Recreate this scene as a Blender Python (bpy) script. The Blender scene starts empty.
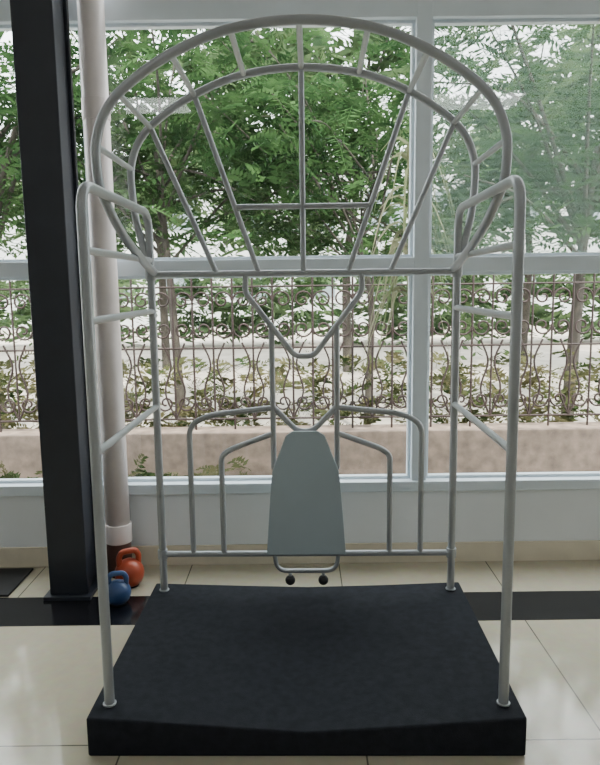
import bpy, math, random
from mathutils import Vector, Matrix
random.seed(7)
S=bpy.context.scene
COL=S.collection
# ---------------------------------------------------------------- materials
def mat(name,col,rough=0.5,metal=0.0,var=0.0,scale=8,bump=0.0,bscale=60,spec=0.5,emis=0):
    m=bpy.data.materials.new(name); m.use_nodes=True
    nt=m.node_tree; b=nt.nodes['Principled BSDF']
    b.inputs['Roughness'].default_value=rough; b.inputs['Metallic'].default_value=metal
    b.inputs['Specular IOR Level'].default_value=spec
    tc=nt.nodes.new('ShaderNodeTexCoord')
    n=nt.nodes.new('ShaderNodeTexNoise'); n.inputs['Scale'].default_value=scale; n.inputs['Detail'].default_value=4
    nt.links.new(tc.outputs['Object'],n.inputs['Vector'])
    r=nt.nodes.new('ShaderNodeValToRGB')
    r.color_ramp.elements[0].position=.3; r.color_ramp.elements[1].position=.7
    r.color_ramp.elements[0].color=[max(0,c*(1-var)) for c in col]+[1]
    r.color_ramp.elements[1].color=[min(1,c*(1+var)) for c in col]+[1]
    nt.links.new(n.outputs['Fac'],r.inputs['Fac']); nt.links.new(r.outputs['Color'],b.inputs['Base Color'])
    if bump:
        n2=nt.nodes.new('ShaderNodeTexNoise'); n2.inputs['Scale'].default_value=bscale
        nt.links.new(tc.outputs['Object'],n2.inputs['Vector'])
        bp=nt.nodes.new('ShaderNodeBump'); bp.inputs['Strength'].default_value=bump; bp.inputs['Distance'].default_value=.002
        nt.links.new(n2.outputs['Fac'],bp.inputs['Height']); nt.links.new(bp.outputs['Normal'],b.inputs['Normal'])
    return m
M_tube=mat('silver_paint',(.33,.35,.365),.38,.4,.04)
M_plate=mat('grey_board_paint',(.33,.40,.44),.5,0.0,.04,5)
M_black=mat('black_vinyl',(.016,.018,.023),.85,0,.2,30,.5,300,.12)
M_rubber=mat('black_rubber',(.01,.01,.012),.6)
M_col=mat('dark_steel_column',(.014,.018,.028),.5,0,.15)
M_pipe=mat('white_pvc',(.82,.75,.74),.4,0,.05)
M_frame=mat('window_frame_paint',(.68,.76,.82),.4,0,.03)
M_wall=mat('wall_paint',(.80,.84,.87),.6,0,.03,3)
M_wall2=mat('room_wall_paint',(.68,.67,.64),.8,0,.03,3)
M_base=mat('cream_tile_skirting',(.72,.66,.53),.25,0,.05,10)
M_ceil=mat('ceiling_paint',(.7,.7,.7),.9,0,.02)
M_strip=mat('black_granite',(.008,.008,.010),.15,0,.4,60)
M_mat=mat('black_mat',(.012,.012,.012),.8,0,.2,80,.5,200)
M_ground=mat('pavement',(.42,.38,.32),.9,0,.2,2)
M_curb=mat('stone_curb',(.22,.165,.13),.85,0,.35,9)
M_iron=mat('dark_iron',(.022,.011,.010),.6,.2,.3,10)
M_bark=mat('bark',(.045,.038,.03),.9,0,.3,12)
M_bld=mat('pale_facade',(.50,.53,.52),.9,0,.06,1)
M_bldw=mat('facade_glass',(.18,.22,.24),.2)
M_brown=mat('brown_coupling',(.10,.05,.04),.5)

def leafmat(name,c1,c2):
    m=bpy.data.materials.new(name); m.use_nodes=True; nt=m.node_tree
    nt.nodes.remove(nt.nodes['Principled BSDF']); out=nt.nodes['Material Output']
    tc=nt.nodes.new('ShaderNodeTexCoord'); n=nt.nodes.new('ShaderNodeTexNoise'); n.inputs['Scale'].default_value=3.
    nt.links.new(tc.outputs['Object'],n.inputs['Vector'])
    r=nt.nodes.new('ShaderNodeValToRGB'); r.color_ramp.elements[0].position=.35; r.color_ramp.elements[1].position=.65
    r.color_ramp.elements[0].color=(*c1,1); r.color_ramp.elements[1].color=(*c2,1)
    nt.links.new(n.outputs['Fac'],r.inputs['Fac'])
    d=nt.nodes.new('ShaderNodeBsdfDiffuse'); t=nt.nodes.new('ShaderNodeBsdfTranslucent'); mx=nt.nodes.new('ShaderNodeMixShader'); mx.inputs[0].default_value=.4
    nt.links.new(r.outputs[0],d.inputs[0]); nt.links.new(r.outputs[0],t.inputs[0])
    nt.links.new(d.outputs[0],mx.inputs[1]); nt.links.new(t.outputs[0],mx.inputs[2]); nt.links.new(mx.outputs[0],out.inputs[0])
    return m
M_leaf=leafmat('leaf_green',(.017,.042,.016),(.052,.105,.036))
M_leaf2=leafmat('leaf_far_hazed',(.05,.09,.045),(.12,.18,.08))  # distance haze put into the lighter green of the far foliage
M_leaf3=leafmat('leaf_dry',(.028,.055,.018),(.15,.135,.07))
M_leaf4=leafmat('leaf_pale',(.10,.13,.06),(.26,.26,.17))
def glassmat():
    m=bpy.data.materials.new('window_glass'); m.use_nodes=True; nt=m.node_tree
    nt.nodes.remove(nt.nodes['Principled BSDF']); out=nt.nodes['Material Output']
    t=nt.nodes.new('ShaderNodeBsdfTransparent'); t.inputs[0].default_value=(.93,.97,.96,1)
    g=nt.nodes.new('ShaderNodeBsdfGlossy'); g.inputs['Roughness'].default_value=.02
    mx=nt.nodes.new('ShaderNodeMixShader'); mx.inputs[0].default_value=.05
    nt.links.new(t.outputs[0],mx.inputs[1]); nt.links.new(g.outputs[0],mx.inputs[2]); nt.links.new(mx.outputs[0],out.inputs[0])
    return m
M_glass=glassmat()
def hazemat():  # striped translucent veil that imitates haze and faint lines on a pane
    m=bpy.data.materials.new('pane_haze_sheet'); m.use_nodes=True; nt=m.node_tree
    nt.nodes.remove(nt.nodes['Principled BSDF']); out=nt.nodes['Material Output']
    t=nt.nodes.new('ShaderNodeBsdfTransparent'); d=nt.nodes.new('ShaderNodeBsdfTranslucent'); d.inputs[0].default_value=(.12,.165,.145,1)
    tc=nt.nodes.new('ShaderNodeTexCoord'); w=nt.nodes.new('ShaderNodeTexWave'); w.bands_direction='Z'; w.inputs['Scale'].default_value=9
    nt.links.new(tc.outputs['Object'],w.inputs['Vector'])
    ma=nt.nodes.new('ShaderNodeMath'); ma.operation='MULTIPLY_ADD'; ma.inputs[1].default_value=.16; ma.inputs[2].default_value=.25
    nt.links.new(w.outputs['Fac'],ma.inputs[0])
    mx=nt.nodes.new('ShaderNodeMixShader'); nt.links.new(ma.outputs[0],mx.inputs[0])
    nt.links.new(t.outputs[0],mx.inputs[1]); nt.links.new(d.outputs[0],mx.inputs[2]); nt.links.new(mx.outputs[0],out.inputs[0])
    return m
M_haze=hazemat()
def floormat():
    m=bpy.data.materials.new('glazed_floor_tiles'); m.use_nodes=True; nt=m.node_tree; b=nt.nodes['Principled BSDF']
    tc=nt.nodes.new('ShaderNodeTexCoord'); mp=nt.nodes.new('ShaderNodeMapping')
    mp.inputs['Location'].default_value=(-1.0+8,-2.83+8,0)
    nt.links.new(tc.outputs['Object'],mp.inputs['Vector'])
    br=nt.nodes.new('ShaderNodeTexBrick'); br.offset=0; br.inputs['Scale'].default_value=1
    br.inputs['Brick Width'].default_value=.8; br.inputs['Row Height'].default_value=.8; br.inputs['Mortar Size'].default_value=.003
    br.inputs['Mortar Smooth'].default_value=.1
    br.inputs['Color1'].default_value=(.46,.42,.32,1); br.inputs['Color2'].default_value=(.44,.405,.31,1); br.inputs['Mortar'].default_value=(.12,.11,.09,1)
    nt.links.new(mp.outputs[0],br.inputs['Vector'])
    n=nt.nodes.new('ShaderNodeTexNoise'); n.inputs['Scale'].default_value=25; n.inputs['Detail'].default_value=5
    nt.links.new(tc.outputs['Object'],n.inputs['Vector'])
    mx=nt.nodes.new('ShaderNodeMix'); mx.data_type='RGBA'; mx.blend_type='OVERLAY'; mx.inputs[0].default_value=.12
    nt.links.new(br.outputs['Color'],mx.inputs[6]); nt.links.new(n.outputs['Color'],mx.inputs[7]); nt.links.new(mx.outputs[2],b.inputs['Base Color'])
    b.inputs['Roughness'].default_value=.08; b.inputs['Specular IOR Level'].default_value=.65
    return m
M_floor=floormat()

# ---------------------------------------------------------------- helpers
def link(o,parent=None):
    COL.objects.link(o)
    if parent: o.parent=parent
    return o
def meshobj(name,verts,faces,m,parent=None,smooth=False,bevel=0):
    me=bpy.data.meshes.new(name); me.from_pydata([tuple(v) for v in verts],[],faces); me.update()
    me.materials.append(m)
    if smooth:
        for p in me.polygons: p.use_smooth=True
    o=bpy.data.objects.new(name,me); link(o,parent)
    if bevel:
        b=o.modifiers.new('bevel','BEVEL'); b.width=bevel; b.segments=3; b.limit_method='ANGLE'
    return o
BF=[(0,3,2,1),(4,5,6,7),(0,1,5,4),(1,2,6,5),(2,3,7,6),(3,0,4,7)]
def boxv(x0,x1,y0,y1,z0,z1):
    return [(x0,y0,z0),(x1,y0,z0),(x1,y1,z0),(x0,y1,z0),(x0,y0,z1),(x1,y0,z1),(x1,y1,z1),(x0,y1,z1)]
def box(name,x0,x1,y0,y1,z0,z1,m,parent=None,bevel=0):
    return meshobj(name,boxv(x0,x1,y0,y1,z0,z1),BF,m,parent,bevel=bevel)
def boxes(name,lst,m,parent=None,bevel=0):
    v=[];f=[]
    for b in lst:
        k=len(v); v+=boxv(*b); f+=[tuple(i+k for i in q) for q in BF]
    return meshobj(name,v,f,m,parent,bevel=bevel)
def empty(name,loc=(0,0,0)):
    e=bpy.data.objects.new(name,None); e.location=loc; e.empty_display_size=.1; COL.objects.link(e); return e
def fillet(pts,r,n=6,closed=False):
    P=[Vector(p) for p in pts]; out=[]
    N=len(P)
    for i,p in enumerate(P):
        if not closed and (i==0 or i==N-1): out.append(p); continue
        a=P[i-1]; c=P[(i+1)%N]
        da=(a-p); dc=(c-p); rr=min(r,da.length*.49,dc.length*.49)
        s=p+da.normalized()*rr; e=p+dc.normalized()*rr
        for k in range(n+1):
            t=k/n; out.append(s*(1-t)**2+p*2*t*(1-t)+e*t*t)
    return out
def catmull(pts,n=8):
    P=[Vector(p) for p in pts]; P=[P[0]*2-P[1]]+P+[P[-1]*2-P[-2]]; out=[]
    for i in range(1,len(P)-2):
        a,b,c,d=P[i-1:i+3]
        for k in range(n):
            t=k/n; out.append(.5*((2*b)+(c-a)*t+(2*a-5*b+4*c-d)*t*t+(3*b-3*c+d-a)*t**3))
    out.append(P[-2]); return out
def tubes(name,paths,r,m,parent=None,res=5,radii=None):
    cu=bpy.data.curves.new(name,'CURVE'); cu.dimensions='3D'; cu.bevel_depth=r; cu.bevel_resolution=res; cu.use_fill_caps=True
    for j,p in enumerate(paths):
        sp=cu.splines.new('POLY'); sp.points.add(len(p)-1)
        for i,v in enumerate(p):
            sp.points[i].co=(v[0],v[1],v[2],1)
            if radii: sp.points[i].radius=radii[j][i]
        sp.use_smooth=True
    tmp=bpy.data.objects.new(name+'_c',cu); COL.objects.link(tmp)
    dg=bpy.context.evaluated_depsgraph_get(); me=bpy.data.meshes.new_from_object(tmp.evaluated_get(dg))
    bpy.data.objects.remove(tmp)
    me.name=name; me.materials.clear(); me.materials.append(m)
    o=bpy.data.objects.new(name,me); link(o,parent); return o
def cyl(name,x,y,z0,z1,r,m,parent=None,n=32,bevel=0):
    v=[];f=[]
    for k in range(n):
        a=2*math.pi*k/n; v+=[(x+r*math.cos(a),y+r*math.sin(a),z0),(x+r*math.cos(a),y+r*math.sin(a),z1)]
    for k in range(n):
        a=2*k;b=(2*k+2)%(2*n); f.append((a,b,b+1,a+1))
    f.append(tuple(range(0,2*n,2))[::-1]); f.append(tuple(range(1,2*n,2)))
    o=meshobj(name,v,f,m,parent,bevel=bevel)
    for p in o.data.polygons: p.use_smooth=len(p.vertices)==4
    return o

# ---------------------------------------------------------------- room
XL,XR,YB,YW,ZC=-3.6,3.6,-3.2,3.49,3.5
box('floor',XL,XR,YB,YW+.2,-.12,0,M_floor)
box('floor_border_strip',XL,XR,2.83,3.11,0,.0015,M_strip)
box('ceiling',XL-.2,XR+.2,YB-.2,YW+.2,ZC,ZC+.2,M_ceil)
box('wall_left',XL-.2,XL,YB,YW+.2,0,ZC,M_wall2)
box('wall_right',XR,XR+.2,YB,YW+.2,0,ZC,M_wall2)
box('wall_back',XL,XR,YB-.2,YB,0,ZC,M_wall2)
boxes('wall_front',[(XL,XR,YW,YW+.2,-.35,.405)],M_wall)
box('baseboard_front',XL,XR,YW-.012,YW,0,.11,M_base,bevel=.002)
# windows
mx=[-2.67,-1.02,.63,2.28]
fr=[(XL,XR,YW-.03,YW+.09,.405,.46),(XL,XR,YW-.01,YW+.11,1.562,1.638),(XL,XR,YW-.01,YW+.11,2.79,2.90),(XL,XR,YW-.01,YW+.11,3.40,3.5)]
for x in mx: fr.append((x-.04,x+.04,YW-.012,YW+.108,.46,3.40))
W=empty('window_1')
boxes('outer_frame',fr,M_frame,W,bevel=.004)
xs=[XL]+mx+[XR]; sf=[];gl=[]
for i in range(len(xs)-1):
    a=xs[i]+.04; b=xs[i+1]-.04
    for (z0,z1) in [(.46,1.562),(1.638,2.79),(2.90,3.40)]:
        t=.016
        sf+=[(a,b,YW+.03,YW+.07,z0,z0+t),(a,b,YW+.03,YW+.07,z1-t,z1),(a,a+t,YW+.03,YW+.07,z0+t,z1-t),(b-t,b,YW+.03,YW+.07,z0+t,z1-t)]
        gl.append((a+t,b-t,z0+t,z1-t))
boxes('sash_frames',sf,M_frame,W,bevel=.002)
v=[];f=[]
for (a,b,z0,z1) in gl:
    k=len(v); v+=[(a,YW+.05,z0),(b,YW+.05,z0),(b,YW+.05,z1),(a,YW+.05,z1)]; f.append((k,k+1,k+2,k+3))
meshobj('glass_panes',v,f,M_glass,W)
meshobj('pane_haze_sheet',[(.68,YW+.085,1.65),(2.23,YW+.085,1.65),(2.23,YW+.085,2.78),(.68,YW+.085,2.78)],[(0,1,2,3)],M_haze,W)  # sheet added outside the glass so the upper right pane looks hazy

# ---------------------------------------------------------------- column + pipe
C=empty('steel_column')
boxes('column_shaft',[(-1.235,-1.05,3.10,3.13,0.02,ZC),(-1.235,-1.05,3.29,3.32,0.02,ZC),(-1.22,-1.065,3.13,3.29,0.02,ZC)],M_col,C,bevel=.004)
box('base_plate',-1.26,-1.03,3.07,3.345,0,.02,M_col,C,bevel=.003)
P=empty('drain_pipe')
PX=-.965
cyl('pipe_run',PX,3.38,.2,ZC,.062,M_pipe,P)
cyl('pipe_socket',PX,3.38,.18,.28,.069,M_pipe,P,bevel=.004)
cyl('pipe_foot',PX,3.38,0,.18,.064,M_brown,P,bevel=.004)
cyl('pipe_joint',PX,3.38,2.3,2.4,.067,M_pipe,P,bevel=.004)

# ---------------------------------------------------------------- platform
cx=.02
PIV=Matrix.Translation((0,2.88,0))@Matrix.Rotation(math.radians(-1.0),4,'Z')@Matrix.Translation((0,-2.88,0))
def platform():
    xs=[-.705+cx,-.30+cx,0+cx,.35+cx,.705+cx]
    zf=[.135,.108,.085,.108,.135]; zb=[.135,.122,.114,.122,.135]
    yf,yb=1.962,2.955
    v=[];f=[]
    n=len(xs)
    for x,z in zip(xs,zf): v.append((x,yf,z))
    for x,z in zip(xs,zb): v.append((x,yb,z))
    for x in xs: v.append((x,yf,0.0))
    for x in xs: v.append((x,yb,0.0))
    for i in range(n-1):
        f.append((i,i+1,n+i+1,n+i)); f.append((2*n+i,2*n+i+1,i+1,i)); f.append((3*n+i+1,3*n+i,n+i,n+i+1)); f.append((2*n+i+1,2*n+i,3*n+i,3*n+i+1))
    f.append((2*n,0,n,3*n)); f.append((n-1,3*n-1,4*n-1,2*n-1))
    return meshobj('black_platform',v,f,M_black,bevel=.008)
platform().matrix_world=PIV

# ---------------------------------------------------------------- tubular frame
F=empty('tubular_metal_frame')
YF,YM,YK=2.04,2.36,2.88
hw=.65; R=.0165
def X(x): return x+cx
for s,n in ((-1,'left'),(1,'right')):
    path=fillet([(X(s*hw),YF,.134),(X(s*hw),YF,1.81),(X(s*hw),YK,1.81),(X(s*hw),YK,.134)],.09,8)
    tubes('side_loop_'+n,[path],R,M_tube,F,8)
    tubes('side_rungs_'+n,[[(X(s*hw),YF,z),(X(s*hw),YK,z)] for z in (1.615,1.40,.985)],.0125,M_tube,F)
    for y,k in ((YF,'front'),(YK,'rear')):
        cyl('foot_flange_%s_%s'%(n,k),X(s*hw),y,.134,.14,.022,M_tube,F,bevel=.002)
half=[(.715,1.93),(.71,2.01),(.675,2.10),(.60,2.18),(.45,2.275),(.25,2.352)]
def arch(y,tail,k=1,dz=0):
    L=[(X(-a),yy,z) for a,yy,z in tail]+[(X(-a*k),y,z+dz) for a,z in half]
    Rr=[(X(a*k),y,z+dz) for a,z in half[::-1]]+[(X(a),yy,z) for a,yy,z in tail[::-1]]
    return catmull(L+[(X(0),y,2.38+dz)]+Rr)
KF,DZ=.975,-.01
tubes('arch_front',[arch(YM,[(.635,YK-.01,1.565),(.635,2.72,1.60),(.66,2.50,1.70),(.69,2.38,1.83)],KF,DZ)],.0165,M_tube,F,8)
tubes('arch_rear',[arch(YK,[(.65,YK,1.56),(.68,YK,1.68),(.705,YK,1.80)])],.0155,M_tube,F,8)
rg=[]
for a,z in ((0,2.38),(.235,2.356),(.44,2.28),(.625,2.155),(.713,1.99)):
    for s in ((-1,1) if a else (1,)): rg.append([(X(s*a*KF),YM,z+DZ),(X(s*a),YK,z)])
tubes('arch_rungs',rg,.011,M_tube,F)
sp=[[(X(0),YK,1.56),(X(0),YK,2.38)]]
for s in (-1,1):
    sp+=[[(X(s*.19),YK,1.56),(X(s*.44),YK,2.28)],[(X(s*.37),YK,1.56),(X(s*.625),YK,2.155)]]
sp.append([(X(-.285),YK,1.83),(X(.285),YK,1.83)])
tubes('arch_spokes',sp,.0115,M_tube,F)
tubes('cross_bars',[[(X(-.65),YK,1.555),(X(.65),YK,1.555)],[(X(-.65),YK,.307),(X(.65),YK,.307)]],.0135,M_tube,F)
# backrest tubing
br=[fillet([(X(-.245),YK,1.555),(X(-.25),YK,1.475),(X(-.04),YK,1.20),(X(.04),YK,1.20),(X(.25),YK,1.475),(X(.245),YK,1.555)],.028),
    fillet([(X(-.14),YK,.98),(X(-.035),YK,.87),(X(.035),YK,.87),(X(.14),YK,.98)],.03)]
for s in (-1,1):
    br.append([(X(s*.14),YK,1.33),(X(s*.14),YK,.70)])
    br.append(fillet([(X(s*.51),YK,.307),(X(s*.51),YK,.90),(X(s*.42),YK,.945),(X(s*.14),YK,.975)],.05))
    br.append(fillet([(X(s*.372),YK,.307),(X(s*.372),YK,.76),(X(s*.33),YK,.79),(X(s*.14),YK,.86)],.05))
tubes('backrest_tubing',br,.0125,M_tube,F)
def board():
    o=[(-.055,.875),(.055,.875),(.085,.855),(.145,.70),(.152,.64),(.175,.325),(-.175,.325),(-.152,.64),(-.145,.70),(-.085,.855)]
    def yy(z): return 2.866-.03*(0.875-z)/.55
    n=len(o); v=[(X(a),yy(z)-.018,z) for a,z in o]+[(X(a),yy(z)-.002,z) for a,z in o]
    f=[tuple(range(n))[::-1],tuple(range(n,2*n))]+[(i,(i+1)%n,n+(i+1)%n,n+i) for i in range(n)]
    b=meshobj('seat_board',v,f,M_plate,F,bevel=.003)
    import bmesh
    bm=bmesh.new(); bm.from_mesh(b.data); bmesh.ops.recalc_face_normals(bm,faces=bm.faces); bm.to_mesh(b.data); bm.free()
board()
tubes('board_foot_loop',[fillet([(X(-.145),2.875,.325),(X(-.135),2.885,.222),(X(.135),2.885,.222),(X(.145),2.875,.325)],.05)],.010,M_tube,F)
def ball(name,c,r,m,parent,sz=1,n=20,cut=None):
    v=[];f=[];h=n//2
    for i in range(h+1):
        th=math.pi*i/h
        for j in range(n):
            ph=2*math.pi*j/n; z=r*math.cos(th)*sz
            if cut is not None: z=max(z,cut)
            v.append((c[0]+r*math.sin(th)*math.cos(ph),c[1]+r*math.sin(th)*math.sin(ph),c[2]+z))
    for i in range(h):
        for j in range(n):
            f.append((i*n+j,(i+1)*n+j,(i+1)*n+(j+1)%n,i*n+(j+1)%n))
    return meshobj(name,v,f,m,parent,smooth=True)
for s,n in ((-1,'left'),(1,'right')):
    cyl('foot_stem_'+n,X(s*.075),2.885,.185,.222,.008,M_tube,F)
    ball('rubber_foot_'+n,(X(s*.075),2.885,.178),.023,M_rubber,F)
    cyl('clamp_'+n,X(s*hw),YK,1.53,1.58,.022,M_tube,F,bevel=.003)
    cyl('clamp_low_'+n,X(s*hw),YK,.285,.33,.022,M_tube,F,bevel=.003)
F.matrix_world=PIV

# ---------------------------------------------------------------- kettlebells
def kettlebell(x,y,z,col,r,rot):
    m=mat('kettlebell_vinyl',col,.35,0,.05)
    e=empty('kettlebell',(x,y,z)); e.rotation_euler=(0,0,rot)
    ball('bell_body',(0,0,r*.88),r,m,e,cut=-r*.88)
    h=[(-r*.62,0,r*1.45),(-r*.68,0,r*2.05),(-r*.45,0,r*2.42),(r*.45,0,r*2.42),(r*.68,0,r*2.05),(r*.62,0,r*1.45)]
    tubes('bell_handle',[fillet(h,r*.3)],r*.2,m,e)
    cyl('bell_base',0,0,0,.012,r*.62,M_rubber,e)
kettlebell(-.88,3.24,0.0,(.42,.07,.03),.075,.5)
kettlebell(-.885,3.04,0.0015,(.03,.07,.18),.062,.2)
box('floor_mat',-2.6,-1.45,3.12,3.44,0,.012,M_mat,bevel=.003)

# ---------------------------------------------------------------- outdoors
box('ground_outside',-30,30,YW+.2,60,-.5,-.3,M_ground)
box('stone_curb_wall',-8,8,5.9,6.2,-.3,.2,M_curb,bevel=.01)
def spiral(cx_,cz,y,r,turns,a0,d):
    return [(cx_+r*(1-.8*t/24)*math.cos(a0+d*turns*2*math.pi*t/24),y,cz+r*(1-.8*t/24)*math.sin(a0+d*turns*2*math.pi*t/24)) for t in range(25)]
fp=[];thick=[]
YFc=6.05
x=-6
while x<6:
    thick.append([(x,YFc,.2),(x,YFc,1.62)])
    for s in (-1,1):
        fp.append(spiral(x+s*.09+.18,1.38,YFc,.085,1.3,math.pi/2*(1-s)+0,s))
        fp.append(spiral(x+s*.09+.18,1.12,YFc,.085,1.3,math.pi/2*(1-s)+0,-s))
        fp.append(spiral(x+s*.09+.18,.45,YFc,.08,1.3,math.pi/2*(1-s),-s))
        fp.append(catmull([(x+.18,YFc,.3),(x+.18+s*.09,YFc,.55),(x+.18+s*.03,YFc,.8),(x+.18+s*.1,YFc,1.0)],5))
    fp.append([(x+.18,YFc,.3),(x+.18,YFc,1.6)])
    x+=.36
thick+=[[(-6,YFc,.3),(6,YFc,.3)],[(-6,YFc,1.5),(6,YFc,1.5)],[(-6,YFc,.95),(6,YFc,.95)]]
FE=empty('wrought_iron_fence')
tubes('fence_scrolls',fp,.0095,M_iron,FE,1)
tubes('fence_bars',thick,.010,M_iron,FE,1)

def frond(v,f,o,d,L,ls,n=8,droop=.5):
    d=d.normalized(); up=Vector((0,0,1)); side=d.cross(up)
    if side.length<.1: side=Vector((1,0,0))
    side.normalize()
    tilt=random.uniform(-.8,.8); nrm=side.cross(d).normalized(); side=(side*math.cos(tilt)+nrm*math.sin(tilt)).normalized()
    for i in range(n):
        t=(i+1)/n; p=o+d*L*t-up*droop*L*t*t
        for s in (-1,1):
            q=(side*s+d*.5-up*.35*random.random()).normalized(); l=ls*(.7+.5*random.random())*(1-.4*t)
            w=d*l*.19
            k=len(v); v+=[p,p+q*l*.4+w,p+q*l,p+q*l*.4-w]; f.append((k,k+1,k+2,k+3))
    w=side*.003; e=o+d*L-up*droop*L; mdl=o+d*L*.5-up*droop*L*.25
    k=len(v); v+=[o+w,o-w,mdl-w,mdl+w,e-w,e+w]; f+=[(k,k+1,k+2,k+3),(k+3,k+2,k+4,k+5)]
def rv(a,b): return random.uniform(a,b)
def tree(x,y,h,spread,nf,trunk_r,L=.42,ls=.13,m=M_leaf,zmin=1.8):
    e=empty('leafy_tree')
    paths=[];rad=[]
    top=Vector((x+rv(-.3,.3),y,h*.6))
    tr=catmull([(x,y,-.3),(x+rv(-.1,.1),y,h*.25),(x+rv(-.2,.2),y,h*.42),top],6)
    paths.append(tr); rad.append([trunk_r*(1-.6*i/len(tr)) for i in range(len(tr))])
    v=[];f=[]; tips=[]
    for b in range(16):
        s=tr[int(len(tr)*rv(.45,.95))]; a=rv(0,6.28); rr=spread*rv(.5,1)
        en=Vector((x+rr*math.cos(a),y+rr*.7*math.sin(a),rv(zmin,h)))
        mid=(s+en)/2+Vector((rv(-.2,.2),rv(-.2,.2),rv(.1,.4)))
        p=catmull([s,mid,en],6); paths.append(p); rad.append([trunk_r*.35*(1-.8*i/len(p)) for i in range(len(p))])
        tips.append(p)
    for _ in range(nf):
        p=random.choice(tips); q=p[int(len(p)*rv(.25,.999))]+Vector((rv(-.55,.55),rv(-.4,.4),rv(-.5,.5)))
        frond(v,f,q,Vector((rv(-1,1),rv(-1,1),rv(-.4,.7))),L*rv(.7,1.2),ls)
    tubes('branches',paths,1,M_bark,e,2,rad)
    meshobj('foliage',v,f,m,e)
tree(-3.6,7.9,5.0,2.4,650,.10,.46,.15)
tree(-1.5,8.4,5.2,2.3,650,.06,.46,.15)
tree(.8,8.0,4.9,2.1,600,.045,.46,.15)
tree(3.4,8.4,5.2,2.4,700,.09,.46,.15)
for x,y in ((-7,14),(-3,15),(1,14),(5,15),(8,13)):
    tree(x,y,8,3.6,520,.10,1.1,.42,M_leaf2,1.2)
def shrub(name,x0,x1,y0,y1,z0,z1,n,L,ls,m,dr=.5):
    v=[];f=[]
    for _ in range(n):
        frond(v,f,Vector((rv(x0,x1),rv(y0,y1),rv(z0,z1))),Vector((rv(-1,1),rv(-1,1),rv(.0,1))),L*rv(.6,1.2),ls,6,dr)
    return meshobj(name,v,f,m)
shrub('hedge',-7,7,6.65,7.4,-.2,.7,1900,.3,.12,M_leaf3)
shrub('low_groundcover',-5,-.4,5.0,5.5,-.2,.0,260,.22,.09,M_leaf3)
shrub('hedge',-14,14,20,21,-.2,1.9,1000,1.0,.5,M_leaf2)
def blades(x,y,z,n,L):
    v=[];f=[]
    for _ in range(n):
        a=rv(0,6.28); d=Vector((math.cos(a),math.sin(a)*.6,0)); o=Vector((x,y,z+rv(-.5,.6))); l=L*rv(.6,1.1); sd=Vector((-d.y,d.x,.4)).normalized()*.016
        k=len(v); N=6
        for i in range(N+1):
            t=i/N; p=o+d*l*t*.6+Vector((0,0,l*(.6*t-1.5*t*t))); w=sd*(1-t**2)
            v+=[p+w,p-w]
        f+=[(k+2*i,k+2*i+1,k+2*i+3,k+2*i+2) for i in range(N)]
    e=empty('bamboo_plant')
    meshobj('blades',v,f,M_leaf4,e)
    tubes('stem',[catmull([(x,y,-.3),(x+.05,y,.8),(x,y,z+.6)],6)],.015,M_leaf4,e,2)
blades(.80,5.0,1.9,60,.75)
B=empty('distant_building')
box('facade',-16,16,30,34,-.3,7,M_bld,B)
boxes('facade_windows',[(x,x+1.6,29.93,30,z,z+1.5) for x in range(-15,15,3) for z in (1,4)],M_bldw,B)

# ---------------------------------------------------------------- light
w=bpy.data.worlds.new('World'); S.world=w; w.use_nodes=True; nt=w.node_tree
bg=nt.nodes['Background']; bg.inputs['Color'].default_value=(.96,.98,1,1); bg.inputs['Strength'].default_value=7.8
sun=bpy.data.lights.new('sun','SUN'); sun.energy=14; sun.angle=.02; sun.color=(1,.93,.82)
so=bpy.data.objects.new('sun',sun); COL.objects.link(so); so.rotation_euler=(math.radians(32),math.radians(12),0)
M_em=bpy.data.materials.new('fill_emission'); M_em.use_nodes=True  # glow of the added interior fill panels
bb=M_em.node_tree.nodes['Principled BSDF']; bb.inputs['Emission Color'].default_value=(.97,.98,1,1); bb.inputs['Emission Strength'].default_value=8.5
for x,y in ((-1.8,-.6),(1.8,-.6)):
    e=empty('added_fill_light',(x,y,ZC-.03))  # unseen ceiling panels, added to fill the room with light
    box('fill_housing',-.62,.62,-.32,.32,0,.03,M_frame,e)
    box('fill_panel',-.6,.6,-.3,.3,-.01,0,M_em,e)

# ---------------------------------------------------------------- camera
cam=bpy.data.cameras.new('camera'); co=bpy.data.objects.new('camera',cam); COL.objects.link(co)
cam.sensor_fit='VERTICAL'; cam.sensor_height=36; cam.lens=36*670/765; cam.clip_start=.02; cam.clip_end=200
Mx=Matrix.Translation((0,0,1.5))@Matrix.Rotation(math.radians(90-8.2),4,'X')@Matrix.Rotation(math.radians(-.7),4,'Z')
co.matrix_world=Mx
S.camera=co
